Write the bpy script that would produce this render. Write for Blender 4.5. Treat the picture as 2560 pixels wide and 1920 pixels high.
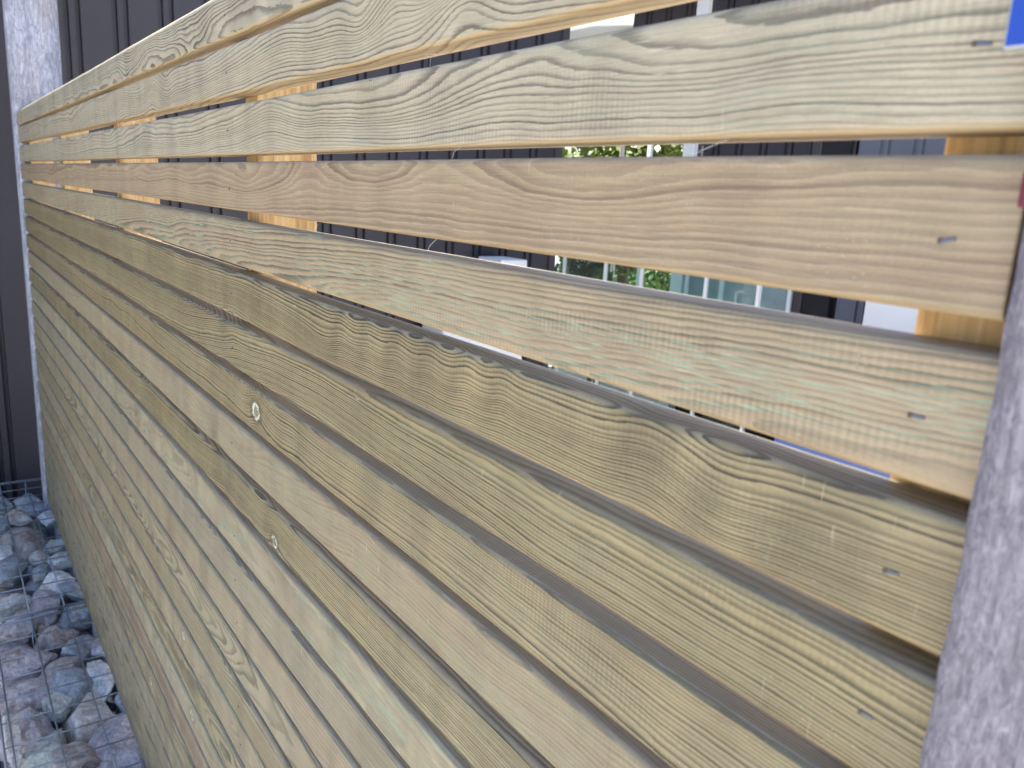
import bpy, bmesh, math, random
import numpy as np
from mathutils import Vector, Matrix, noise as mnoise

for o in list(bpy.data.objects): bpy.data.objects.remove(o)
S = bpy.context.scene
COL = S.collection
ZT = 2.25                      # height of the fence top above the ground

# ------------------------------------------------------------------ camera
cam_d = bpy.data.cameras.new("camera"); cam = bpy.data.objects.new("camera", cam_d); COL.objects.link(cam)
YAW, PIT, ROL = 0.946256, 0.227019, 0.054604
CX, CD, CZ = 0.0, 0.36665, -0.26643 + ZT
fw = Vector((-math.sin(YAW)*math.cos(PIT), math.cos(YAW)*math.cos(PIT), -math.sin(PIT)))
r0 = Vector((math.cos(YAW), math.sin(YAW), 0)); u0 = r0.cross(fw)
rr = r0*math.cos(ROL) + u0*math.sin(ROL); uu = -r0*math.sin(ROL) + u0*math.cos(ROL)
M = Matrix((rr, uu, -fw)).transposed().to_4x4(); M.translation = (CX, -CD, CZ)
cam.matrix_world = M
cam_d.sensor_width = 36; cam_d.lens = 36*2023.2/2560
cam_d.clip_start = 0.01; cam_d.clip_end = 5000
cam_d.dof.use_dof = True; cam_d.dof.focus_distance = 1.10; cam_d.dof.aperture_fstop = 10.5
S.camera = cam

# ------------------------------------------------------------------ world, sun, exposure
SUN_EL, SUN_AZ = math.radians(68), math.radians(-50)     # azimuth from +Y towards +X
w = bpy.data.worlds.new("World"); S.world = w; w.use_nodes = True
nt = w.node_tree; nt.nodes.clear()
sky = nt.nodes.new('ShaderNodeTexSky'); sky.sky_type = 'NISHITA'; sky.sun_disc = False
sky.sun_elevation = SUN_EL; sky.sun_rotation = SUN_AZ
sky.air_density = 1.0; sky.dust_density = 1.6; sky.ozone_density = 0.8
bg = nt.nodes.new('ShaderNodeBackground'); bg.inputs['Strength'].default_value = 0.085
wo = nt.nodes.new('ShaderNodeOutputWorld')
nt.links.new(sky.outputs[0], bg.inputs[0]); nt.links.new(bg.outputs[0], wo.inputs[0])
sd = bpy.data.lights.new("sun", 'SUN'); sd.energy = 5.0; sd.angle = math.radians(0.53); sd.color = (1.0, 0.93, 0.82)
so = bpy.data.objects.new("sun", sd); COL.objects.link(so)
sv = Vector((math.sin(SUN_AZ)*math.cos(SUN_EL), math.cos(SUN_AZ)*math.cos(SUN_EL), math.sin(SUN_EL)))
so.rotation_euler = sv.to_track_quat('Z', 'Y').to_euler(); so.location = (0, 3, 8)
S.view_settings.view_transform = 'Standard'; S.view_settings.look = 'None'
S.view_settings.exposure = 2.2; S.view_settings.gamma = 1
S.render.engine = 'CYCLES'
S.render.resolution_x = 1024; S.render.resolution_y = 768
S.cycles.max_bounces = 8; S.cycles.diffuse_bounces = 5

# ------------------------------------------------------------------ node helper
class NT:
    def __init__(s, name):
        s.m = bpy.data.materials.new(name); s.m.use_nodes = True
        s.t = s.m.node_tree; s.t.nodes.clear()
        s.out = s.t.nodes.new('ShaderNodeOutputMaterial')
        s.b = s.t.nodes.new('ShaderNodeBsdfPrincipled')
        s.t.links.new(s.b.outputs[0], s.out.inputs[0])
        s.tc = s.t.nodes.new('ShaderNodeTexCoord').outputs['Object']
    def put(s, sock, v):
        if isinstance(v, bpy.types.NodeSocket): s.t.links.new(v, sock)
        elif v is not None:
            if hasattr(sock, 'default_value'):
                try: sock.default_value = v
                except Exception: sock.default_value = tuple(v)+(1,)
    def math(s, op, a, b=None, c=None, clamp=False):
        n = s.t.nodes.new('ShaderNodeMath'); n.operation = op; n.use_clamp = clamp
        s.put(n.inputs[0], a); s.put(n.inputs[1], b)
        if c is not None: s.put(n.inputs[2], c)
        return n.outputs[0]
    def map(s, scale=(1,1,1), loc=(0,0,0), vec=None):
        n = s.t.nodes.new('ShaderNodeMapping'); s.put(n.inputs[0], vec or s.tc)
        n.inputs['Location'].default_value = loc; n.inputs['Scale'].default_value = scale
        return n.outputs[0]
    def noise(s, scale=(1,1,1), loc=(0,0,0), detail=2, rough=.5, dist=0, vec=None):
        n = s.t.nodes.new('ShaderNodeTexNoise'); s.put(n.inputs['Vector'], s.map(scale, loc, vec))
        n.inputs['Scale'].default_value = 1; n.inputs['Detail'].default_value = detail
        n.inputs['Roughness'].default_value = rough; n.inputs['Distortion'].default_value = dist
        return n.outputs['Fac']
    def ramp(s, f, stops, interp='LINEAR'):
        n = s.t.nodes.new('ShaderNodeValToRGB'); s.put(n.inputs[0], f)
        e = n.color_ramp.elements; n.color_ramp.interpolation = interp
        while len(e) > 1: e.remove(e[-1])
        e[0].position = stops[0][0]
        def c4(c): return (c, c, c, 1) if isinstance(c, (int, float)) else tuple(c)+(1,)
        e[0].color = c4(stops[0][1])
        for p, c in stops[1:]:
            q = e.new(p); q.color = c4(c)
        return n.outputs[0]
    def mix(s, f, a, b, mode='MIX'):
        n = s.t.nodes.new('ShaderNodeMix'); n.data_type = 'RGBA'; n.blend_type = mode
        s.put(n.inputs[0], f)
        for k, v in ((6, a), (7, b)):
            if isinstance(v, bpy.types.NodeSocket): s.t.links.new(v, n.inputs[k])
            else: n.inputs[k].default_value = tuple(v)+(1,) if len(v) == 3 else v
        return n.outputs[2]
    def attr(s, name):
        n = s.t.nodes.new('ShaderNodeAttribute'); n.attribute_name = name; return n.outputs['Fac']
    def vor(s, scale, loc=(0,0,0), feature='F1', out='Distance', rnd=1):
        n = s.t.nodes.new('ShaderNodeTexVoronoi'); s.put(n.inputs['Vector'], s.map(scale, loc)); n.feature = feature
        n.inputs['Scale'].default_value = 1; n.inputs['Randomness'].default_value = rnd
        return n.outputs[out]
    def bump(s, h, strength=.3, dist=.001, prev=None):
        n = s.t.nodes.new('ShaderNodeBump'); s.put(n.inputs['Height'], h)
        n.inputs['Strength'].default_value = strength; n.inputs['Distance'].default_value = dist
        if prev: s.t.links.new(prev, n.inputs['Normal'])
        return n.outputs[0]
    def fin(s, col=None, rough=None, nrm=None, spec=None, metal=None):
        s.put(s.b.inputs['Base Color'], col)
        s.put(s.b.inputs['Roughness'], rough)
        if nrm: s.t.links.new(nrm, s.b.inputs['Normal'])
        if spec is not None: s.b.inputs['Specular IOR Level'].default_value = spec
        if metal is not None: s.b.inputs['Metallic'].default_value = metal
        return s.m

def slat_material(name, seed, lite, dark, strength=1.0, green=0.0, pink=0.0, ripple=.5, wide=.30, blot=.5, lines=.5):
    n = NT(name); L = (seed*3.7, seed*1.3, seed*7.1)
    ring = n.attr('ring')
    wob = n.noise((14, 30, 60), L, 3, .55)
    fine = n.noise((70, 200, 500), L, 2, .6)
    rv = n.math('ADD', ring, n.math('MULTIPLY', n.math('SUBTRACT', wob, .5), .70))
    rv = n.math('ADD', rv, n.math('MULTIPLY', n.math('SUBTRACT', fine, .5), .30))
    fr = n.math('FRACT', rv)
    # early wood to late wood, with one crisp edge
    late = n.ramp(fr, [(0, 0.0), (.06, 0.0), (1-wide*1.7, .10), (1-wide*1.05, .6), (1-wide*.70, 1.0), (1-wide*.14, 1.0), (.99, .05), (1, 0)])
    idx = n.math('FLOOR', rv)
    wn = n.t.nodes.new('ShaderNodeTexWhiteNoise'); wn.noise_dimensions = '1D'; n.put(wn.inputs['W'], n.math('ADD', idx, seed*13.0))
    ringvar = wn.outputs['Value']
    # second, fainter fine line set
    big = n.noise((2.2, 9, 13), L, 3, .5)
    amp = n.math('MULTIPLY', n.math('ADD', .62, n.math('MULTIPLY', ringvar, .7)), n.ramp(big, [(.3, .72), (.6, 1)]))
    late = n.math('MULTIPLY', late, amp)
    late = n.math('MULTIPLY', late, strength, clamp=True)
    # fibres
    fib = n.noise((18, 900, 1100), L, 3, .65)
    fib2 = n.noise((90, 900, 2200), L, 2, .6)
    tone = n.noise((1.3, 6, 14), (L[1], L[2], L[0]), 4, .55)
    tone2 = n.noise((5, 20, 55), (L[2], L[0], L[1]), 3, .6)
    base = n.mix(n.ramp(tone, [(.35, 0), (.65, 1)]), lite, tuple(a*b for a, b in zip(lite, (1.0, .97, .86))))
    base = n.mix(n.math('MULTIPLY', n.ramp(tone2, [(.42, 0), (.64, 1)]), .45+pink), base, tuple(a*b for a, b in zip(lite, (.93, .83, .79))))
    base = n.mix(n.math('MULTIPLY', n.ramp(tone2, [(.3, 1), (.5, 0)]), .5), base, tuple(a*b for a, b in zip(lite, (.86, .87, .78))))
    col = n.mix(late, base, dark)
    col = n.mix(1.0, col, n.ramp(fib, [(.3, .82), (.7, 1.14)]), 'MULTIPLY')
    col = n.mix(1.0, col, n.ramp(fib2, [(.3, .93), (.7, 1.06)]), 'MULTIPLY')
    speck = n.noise((900, 900, 900), L, 1, .5)
    col = n.mix(1.0, col, n.ramp(speck, [(.3, .93), (.7, 1.07)]), 'MULTIPLY')
    # planer chatter: tiny bands across the grain, in patches
    wv = n.t.nodes.new('ShaderNodeTexWave'); wv.bands_direction = 'X'; wv.wave_profile = 'SIN'
    n.put(wv.inputs['Vector'], n.map((1, .25, .12), L)); wv.inputs['Scale'].default_value = 62
    wv.inputs['Distortion'].default_value = 1.2; wv.inputs['Detail'].default_value = 1; wv.inputs['Detail Scale'].default_value = 2
    patch = n.ramp(n.noise((5, 10, 26), (L[2], L[1], L[0]), 2, .5), [(.46, 0), (.62, 1)])
    chat = n.math('MULTIPLY', n.math('SUBTRACT', wv.outputs['Fac'], .5), patch)
    cf = n.math('ADD', 1.0, n.math('MULTIPLY', chat, .16*ripple))
    col = n.mix(1.0, col, cf, 'MULTIPLY')
    # cross blotches, pale handling marks
    bl = n.noise((16, 5, 3.5), L, 3, .55)
    col = n.mix(1.0, col, n.ramp(bl, [(.34, 1-.20*blot), (.5, 1.0), (.68, 1+.16*blot)]), 'MULTIPLY')
    # pale scuffs along and across the grain
    sc = n.math('MULTIPLY', n.ramp(n.noise((26, 60, 420), (L[1], L[0], L[2]), 2, .6), [(.66, 0), (.74, 1)]), n.ramp(n.noise((4, 4, 16), (L[0], L[2], L[1]), 1), [(.52, 0), (.66, 1)]))
    col = n.mix(n.math('MULTIPLY', sc, .5), col, (.55, .54, .46))
    sc2 = n.math('MULTIPLY', n.ramp(n.noise((330, 60, 26), (L[1], L[0], L[2]), 2, .6), [(.69, 0), (.76, 1)]), n.ramp(n.noise((5, 4, 9), (L[2], L[2], L[1]), 1), [(.55, 0), (.68, 1)]))
    col = n.mix(n.math('MULTIPLY', sc2, .55), col, (.58, .55, .45))
    fl = n.vor((160, 400, 420), L)
    flm = n.math('MULTIPLY', n.ramp(fl, [(.06, 1), (.13, 0)]), n.ramp(n.noise((14, 20, 30), L, 1), [(.55, 0), (.62, 1)]))
    col = n.mix(n.math('MULTIPLY', flm, .6), col, (.62, .60, .52))
    if green:   # copper-green treatment salt sitting in the late wood
        gm = n.math('MULTIPLY', n.ramp(n.noise((3, 12, 22), (L[2], L[0]+3, L[1]), 2, .5), [(.42, 0), (.56, 1)]), n.ramp(n.noise((22, 60, 620), L, 3, .6), [(.47, 0), (.61, 1)]))
        gm = n.math('MULTIPLY', gm, n.ramp(fr, [(.45, .04), (.8, 1), (.97, 1), (1, .1)]))
        col = n.mix(n.math('MULTIPLY', gm, green*.8), col, (.27, .42, .31))
    col = n.mix(1.0, col, n.math('SUBTRACT', 1.0, n.attr('fig')), 'MULTIPLY')
    # knots carried as an attribute: resin-white ring and brown heart
    kn = n.math('ADD', n.attr('knot'), n.math('MULTIPLY', n.math('SUBTRACT', n.noise((120, 60, 200), L, 3, .6), .5), .55))
    col = n.mix(n.ramp(kn, [(.30, 0), (.50, .45)]), col, tuple(c*.72 for c in dark))
    col = n.mix(n.math('MULTIPLY', n.ramp(kn, [(.66, 0), (.76, 1), (.84, 1), (.92, 0)]), n.ramp(n.noise((150, 90, 90), (L[1], L[2], L[0]), 1, .5), [(.40, .15), (.55, .9)])), col, (.62, .64, .53))
    col = n.mix(n.ramp(kn, [(.90, 0), (1.0, .8)]), col, (.26, .25, .19))
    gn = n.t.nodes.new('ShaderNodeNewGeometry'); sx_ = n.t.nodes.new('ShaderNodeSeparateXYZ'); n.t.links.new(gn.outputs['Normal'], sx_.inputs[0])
    col = n.mix(n.ramp(sx_.outputs[2], [(.6, 0), (1, .5)]), col, n.mix(late, (.44, .43, .385), (.24, .23, .20)))  # up-facing wood mixed greyer, imitating sky sheen on the slat tops
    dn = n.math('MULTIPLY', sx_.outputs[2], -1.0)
    col = n.mix(n.ramp(dn, [(.35, 0), (.9, .75)]), col, n.mix(late, (.47, .345, .185), (.27, .17, .08)))  # undersides mixed golden, imitating sunlight bounced up from the ground
    n1 = n.bump(late, .22, .0006)
    h2 = n.math('ADD', n.math('MULTIPLY', fib, .6), n.math('MULTIPLY', speck, .5))
    n2 = n.bump(h2, .35, .0004, n1)
    n3 = n.bump(n.math('MULTIPLY', chat, ripple), .5, .0005, n2)
    rough = n.ramp(tone, [(.3, .48), (.7, .60)])
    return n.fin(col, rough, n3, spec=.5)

def smooth_noise(rng, comps):
    ps = []
    for lx, lz, a in comps:
        for _ in range(3):
            ps.append((2*math.pi/lx*rng.uniform(.6, 1.5)*rng.choice((-1, 1)), 2*math.pi/lz*rng.uniform(.5, 1.3), rng.uniform(0, 6.28), a/1.7))
    def f(x, z):
        r = np.zeros_like(x)
        for kx, kz, ph, a in ps: r += a*np.sin(kx*x + kz*z + ph)
        return r
    return f

# ------------------------------------------------------------------ object helpers
def tag(o, label=None, cat=None, group=None, kind=None):
    if label: o['label'] = label
    if cat: o['category'] = cat
    if group: o['group'] = group
    if kind: o['kind'] = kind
    return o
def empty(name, loc, label=None, cat=None, group=None):
    o = bpy.data.objects.new(name, None); COL.objects.link(o); o.location = loc; o.empty_display_size = .1
    return tag(o, label, cat, group)
def link(name, me, mat, parent=None, loc=None):
    o = bpy.data.objects.new(name, me); COL.objects.link(o)
    if mat: me.materials.append(mat)
    if parent is not None:
        o.parent = parent
        o.matrix_parent_inverse = Matrix.Translation(parent.location).inverted() if parent.type == 'EMPTY' and parent.parent is None else Matrix()
    if loc: o.location = loc
    return o
class MB:
    def __init__(s): s.b = bmesh.new()
    def box(s, lo, hi, bev=0, seg=2):
        c = [(a+b)/2 for a, b in zip(lo, hi)]; d = [b-a for a, b in zip(lo, hi)]
        t = bmesh.new(); bmesh.ops.create_cube(t, size=1)
        bmesh.ops.scale(t, vec=d, verts=t.verts)
        if bev: bmesh.ops.bevel(t, geom=list(t.edges), offset=bev, segments=seg, affect='EDGES', profile=.5)
        bmesh.ops.translate(t, vec=c, verts=t.verts); s.add(t); return s
    def add(s, t):
        me = bpy.data.meshes.new('t'); t.to_mesh(me); t.free(); s.b.from_mesh(me); bpy.data.meshes.remove(me)
    def tube(s, pts, r, n=8, taper=None):
        pts = [Vector(p) for p in pts]; rings = []
        for i, p in enumerate(pts):
            d = (pts[min(i+1, len(pts)-1)]-pts[max(i-1, 0)]).normalized()
            a = d.orthogonal().normalized() if i == 0 else (a - d*a.dot(d)).normalized()
            b = d.cross(a); q = r if taper is None else r*(1+(taper-1)*i/(len(pts)-1))
            rings.append([s.b.verts.new(p+(a*math.cos(2*math.pi*k/n)+b*math.sin(2*math.pi*k/n))*q) for k in range(n)])
        for u, v in zip(rings, rings[1:]):
            for k in range(n): s.b.faces.new((u[k], u[(k+1) % n], v[(k+1) % n], v[k]))
        s.b.faces.new(rings[0][::-1]); s.b.faces.new(rings[-1]); return s
    def build(s, name, mat, parent=None, smooth=False):
        bmesh.ops.recalc_face_normals(s.b, faces=s.b.faces)
        me = bpy.data.meshes.new(name); s.b.to_mesh(me); s.b.free()
        if smooth: me.polygons.foreach_set('use_smooth', [True]*len(me.polygons))
        return link(name, me, mat, parent)

# ------------------------------------------------------------------ plain materials
def mat_plain(name, col, rough=.6, metal=0, var=.08, sc=6, bump=0, bs=200, spec=.5):
    n = NT(name); f = n.noise((sc,)*3, (0, 0, 0), 4, .6)
    c = n.mix(1.0, col, n.ramp(f, [(.3, 1-var), (.7, 1+var)]), 'MULTIPLY')
    nr = n.bump(n.noise((bs,)*3, (0, 0, 0), 3), bump, .002) if bump else None
    return n.fin(c, rough, nr, spec, metal)

def mat_batten():
    n = NT('raw_pine')
    g = n.noise((60, 60, 3), (3, 1, 2), 4, .6, .5)
    st = n.noise((260, 260, 7), (1, 5, 2), 3, .6)
    c = n.ramp(g, [(.3, (.40, .22, .085)), (.5, (.62, .40, .18)), (.72, (.74, .53, .28))])
    c = n.mix(1.0, c, n.ramp(st, [(.3, .78), (.7, 1.12)]), 'MULTIPLY')
    return n.fin(c, .6, n.bump(st, .4, .001), .4)
def mat_post(name, sc=1.0, tint=(1, 1, 1)):
    n = NT(name)
    a = n.noise((90*sc, 90*sc, 12*sc), (0, 0, 0), 5, .65, .6)
    b = n.noise((420*sc, 420*sc, 40*sc), (3, 0, 0), 4, .7, .3)
    m = n.noise((130*sc, 130*sc, 55*sc), (8, 3, 1), 4, .7, 1.0)
    cr = n.noise((60*sc, 60*sc, 2.2*sc), (8, 1, 0), 3, .6, .4)
    t = lambda c: tuple(x*y for x, y in zip(c, tint))
    c = n.ramp(a, [(.3, t((.24, .23, .25))), (.5, t((.37, .355, .385))), (.7, t((.48, .465, .49)))])
    c = n.mix(n.ramp(m, [(.38, .85), (.52, 0)]), c, t((.22, .21, .24)))
    c = n.mix(n.ramp(m, [(.58, 0), (.70, .7)]), c, t((.56, .55, .57)))
    c = n.mix(n.ramp(n.noise((14, 14, 4), (4, 4, 4), 3), [(.52, 0), (.7, .45)]), c, t((.34, .27, .22)))
    c = n.mix(1.0, c, n.ramp(b, [(.3, .72), (.7, 1.25)]), 'MULTIPLY')
    c = n.mix(n.ramp(cr, [(.28, .9), (.32, 0)]), c, (.03, .028, .03))
    h = n.math('ADD', a, n.math('MULTIPLY', b, .8))
    return n.fin(c, .85, n.bump(h, .8, .003), .25)

M_BAT = mat_batten()
M_POST_R = mat_post('weathered_oak_near', 2.4, (.84, .82, .90))
M_POST_L = mat_post('weathered_oak_far', .45, (.92, 1.0, 1.15))
M_STEEL = mat_plain('galvanised_wire', (.28, .33, .40), .42, .7, .15, 40)
M_NAIL = mat_plain('steel_staple', (.13, .14, .19), .45, .9, .1, 60)
def mat_hole():
    return mat_plain('nail_hole', (.09, .07, .06), .9)
M_HOLE = mat_hole()
M_BLUE = mat_plain('blue_enamel', (.002, .045, .34), .5, 0, .04, 5)
M_WHITE = mat_plain('white_enamel', (.36, .40, .46), .4, 0, .03, 5)
M_RED = mat_plain('dark_red_plastic', (.10, .004, .018), .4, 0, .05, 8)
M_CLAD = mat_plain('slate_steel_sheet', (.036, .032, .042), .5, 0, .12, 2, .05, 300)
M_CLAD2 = mat_plain('brown_steel_sheet', (.050, .044, .050), .5, 0, .12, 2)
M_CLAD3 = mat_plain('grey_steel_sheet', (.10, .11, .15), .5, 0, .10, 2)
M_BLACK = mat_plain('dark_interior', (.006, .006, .010), .8)
M_WHITEP = mat_plain('white_paint', (.72, .74, .78), .45, 0, .04, 3)
M_CREAM = mat_plain('cream_canvas', (.80, .76, .62), .8, 0, .04, 4)
M_RENDER = mat_plain('white_render', (.66, .68, .72), .85, 0, .06, 3, .2, 120)
M_TRUNK = mat_plain('bark', (.09, .065, .045), .9, 0, .3, 20, .5, 60)
M_BOXB = mat_plain('blue_plastic', (.05, .10, .30), .45, 0, .05, 4)
M_THREAD = mat_plain('spider_silk', (.75, .75, .75), .4)
def mat_leaf(name, a, b):
    n = NT(name); oi = n.t.nodes.new('ShaderNodeNewGeometry')
    c = n.mix(oi.outputs['Random Per Island'], a, b)
    return n.fin(c, .5, None, .4)
M_LEAF = mat_leaf('hedge_leaf', (.035, .09, .018), (.12, .19, .03))
M_LEAF2 = mat_leaf('yellow_green_leaf', (.05, .10, .015), (.18, .21, .04))
M_LEAF3 = mat_leaf('dark_leaf', (.012, .035, .022), (.04, .09, .05))
def mat_glass():
    n = NT('window_glass'); n.b.inputs['Base Color'].default_value = (.03, .06, .06, 1)
    n.b.inputs['Roughness'].default_value = .04; n.b.inputs['IOR'].default_value = 1.7
    n.b.inputs['Specular IOR Level'].default_value = .8
    nr = n.bump(n.noise((2.5, 2.5, 2.5), (0, 0, 0), 1), .06, .05); n.t.links.new(nr, n.b.inputs['Normal']); return n.m
M_GLASS = mat_glass()
M_GLASS.node_tree.nodes['Principled BSDF'].inputs['Metallic'].default_value = .55
M_GLASS.node_tree.nodes['Principled BSDF'].inputs['Base Color'].default_value = (.35, .45, .47, 1)
M_WIN_REFL = mat_plain('painted_reflection_glass', (.26, .32, .35), .35, 0, .35, 2.2)  # opaque blotchy pale tint imitating reflections in the shed window
def mat_pane():
    m = bpy.data.materials.new('clear_pane'); m.use_nodes = True; t = m.node_tree; t.nodes.clear()
    o = t.nodes.new('ShaderNodeOutputMaterial'); mx = t.nodes.new('ShaderNodeMixShader'); tr = t.nodes.new('ShaderNodeBsdfTransparent'); gl = t.nodes.new('ShaderNodeBsdfGlossy'); fr = t.nodes.new('ShaderNodeFresnel')
    fr.inputs[0].default_value = 1.6; tr.inputs[0].default_value = (.82, .92, .90, 1); gl.inputs['Roughness'].default_value = .03
    mx.inputs[0].default_value = .10; t.links.new(tr.outputs[0], mx.inputs[1]); t.links.new(gl.outputs[0], mx.inputs[2]); t.links.new(mx.outputs[0], o.inputs[0]); return m
M_PANE = mat_pane()
def mat_paving():
    n = NT('pale_paving')
    br = n.t.nodes.new('ShaderNodeTexBrick'); n.put(br.inputs['Vector'], n.map((1, 1, 1))); br.inputs['Scale'].default_value = 1
    br.inputs['Brick Width'].default_value = .6; br.inputs['Row Height'].default_value = .6; br.offset = 0
    br.inputs['Mortar Size'].default_value = .006
    br.inputs['Color1'].default_value = (.44, .43, .40, 1); br.inputs['Color2'].default_value = (.50, .48, .45, 1); br.inputs['Mortar'].default_value = (.18, .17, .16, 1)
    f = n.noise((3, 3, 3), (0, 0, 0), 5, .65)
    c = n.mix(1.0, br.outputs['Color'], n.ramp(f, [(.3, .8), (.7, 1.1)]), 'MULTIPLY')
    return n.fin(c, .8, n.bump(n.noise((90, 90, 90), (0, 0, 0), 3), .3, .004), .3)
def mat_soil():
    n = NT('dark_gravel_soil'); f = n.noise((40, 40, 40), (0, 0, 0), 5, .7)
    c = n.ramp(f, [(.3, (.03, .028, .028)), (.55, (.07, .065, .065)), (.75, (.16, .15, .15))])
    return n.fin(c, .9, n.bump(f, 1, .02), .2)
M_PAVE, M_SOIL = mat_paving(), mat_soil()

# ------------------------------------------------------------------ ground
gb = MB(); gb.b.faces.new([gb.b.verts.new(p) for p in ((-600, -600, 0), (600, -600, 0), (600, 600, 0), (-600, 600, 0))])
tag(gb.build('ground', M_PAVE), kind='structure')
gs = MB(); gs.b.faces.new([gs.b.verts.new(p) for p in ((-5.1, -1.2, .004), (.8, -1.2, .004), (.8, .02, .004), (-5.1, .02, .004))])
tag(gs.build('soil_bed', M_SOIL), kind='structure')

# ------------------------------------------------------------------ the fence
fence = empty('slatted_fence', (-2.34, .02, 0), 'pale greenish brown slatted timber fence with wavy grain running between two grey posts', 'fence')
P, H, TH, RAD = .080, .0667, .034, .0050
XL, XR = -4.528, -.135
# per-slat edge offsets in mm (top, bottom)
OFF = {1:(0,0),2:(1.8,2.6),3:(0,-1.0),4:(1.2,0),5:(-2,0),6:(.5,.6),7:(.3,-.8),8:(-2,0),9:(.8,.2),10:(-1.5,.6),11:(.5,.8),12:(.7,-1),13:(0,-1),14:(1.5,-.6),15:(1.8,0),16:(2,-.6),17:(1.5,-1)}
# look: (lite, dark, strength, green, pink, ripple, wide, blot), ring: (pith height, pith depth, spacing, wander)
G1 = (.385, .352, .280); G2 = (.300, .270, .192); G3 = (.285, .250, .165); PK = (.292, .254, .175); P4 = (.348, .284, .196); YL = (.288, .245, .146)
D1 = (.108, .098, .078); D2 = (.155, .122, .085); D3 = (.046, .037, .021)
LOOK = {
 1:(G1,D1,.95,.25,.0,.5,.30,.8), 2:(G1,D1,.9,.1,.0,.3,.26,.6), 3:(G1,D1,.85,.25,.0,1.0,.30,.6), 4:(P4,(.195,.140,.096),.85,.1,.35,.25,.55,.4),
 5:(P4,(.130,.110,.076),.85,1.0,.1,1.0,.36,.4), 6:(YL,D3,1.0,.1,.0,.5,.36,.8), 7:(YL,D3,1.0,.25,.05,.5,.40,.5), 8:(YL,D3,.95,.2,.3,1.0,.38,.7),
 9:(PK,D2,.55,.5,.35,.6,.40,.6), 10:(YL,D3,1.1,.3,.0,.3,.40,.8), 11:(G2,D2,.55,.7,.3,.5,.42,.9), 12:(G2,(.13,.12,.105),.9,.2,.0,.4,.36,.6),
 13:(PK,D2,.6,.4,.4,.4,.44,.9), 14:(G2,D3,.62,.2,.1,.4,.34,.6), 15:(G3,D3,.7,.3,.1,.4,.38,.6), 16:(PK,D2,.6,.6,.3,.4,.4,1.0),
 17:(G3,D3,.7,.5,.0,.4,.4,.8), 18:(G2,D2,.6,.8,.2,.4,.4,1.0), 19:(PK,(.20,.12,.085),.8,.3,.6,.4,.5,1.0), 20:(G3,D3,.6,.4,.1,.4,.4,.9)}
RING = {   # pith height, pith depth, ring spacing, wander, drift along the board
 1:(-.085,.060,.0040,.006,0), 2:(.045,.035,.0046,.006,.012), 3:(.016,.038,.0040,.0045,.010), 4:(.014,.042,.0056,.005,.010), 5:(-.068,.040,.0031,.0025,-.030),
 6:(.055,.030,.0028,.0035,0), 7:(.085,.030,.0034,.004,.020), 8:(.050,.040,.0033,.004,-.012), 9:(.030,.050,.0045,.006,.025), 10:(.060,.030,.0037,.004,.010),
 11:(-.030,.080,.0048,.006,.03), 12:(.040,.045,.0033,.005,.01), 13:(-.09,.060,.0042,.006,-.02), 14:(-.034,.060,.0046,.004,.055), 15:(.03,.05,.0036,.005,.02), 16:(-.034,.07,.005,.005,.04)}
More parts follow.
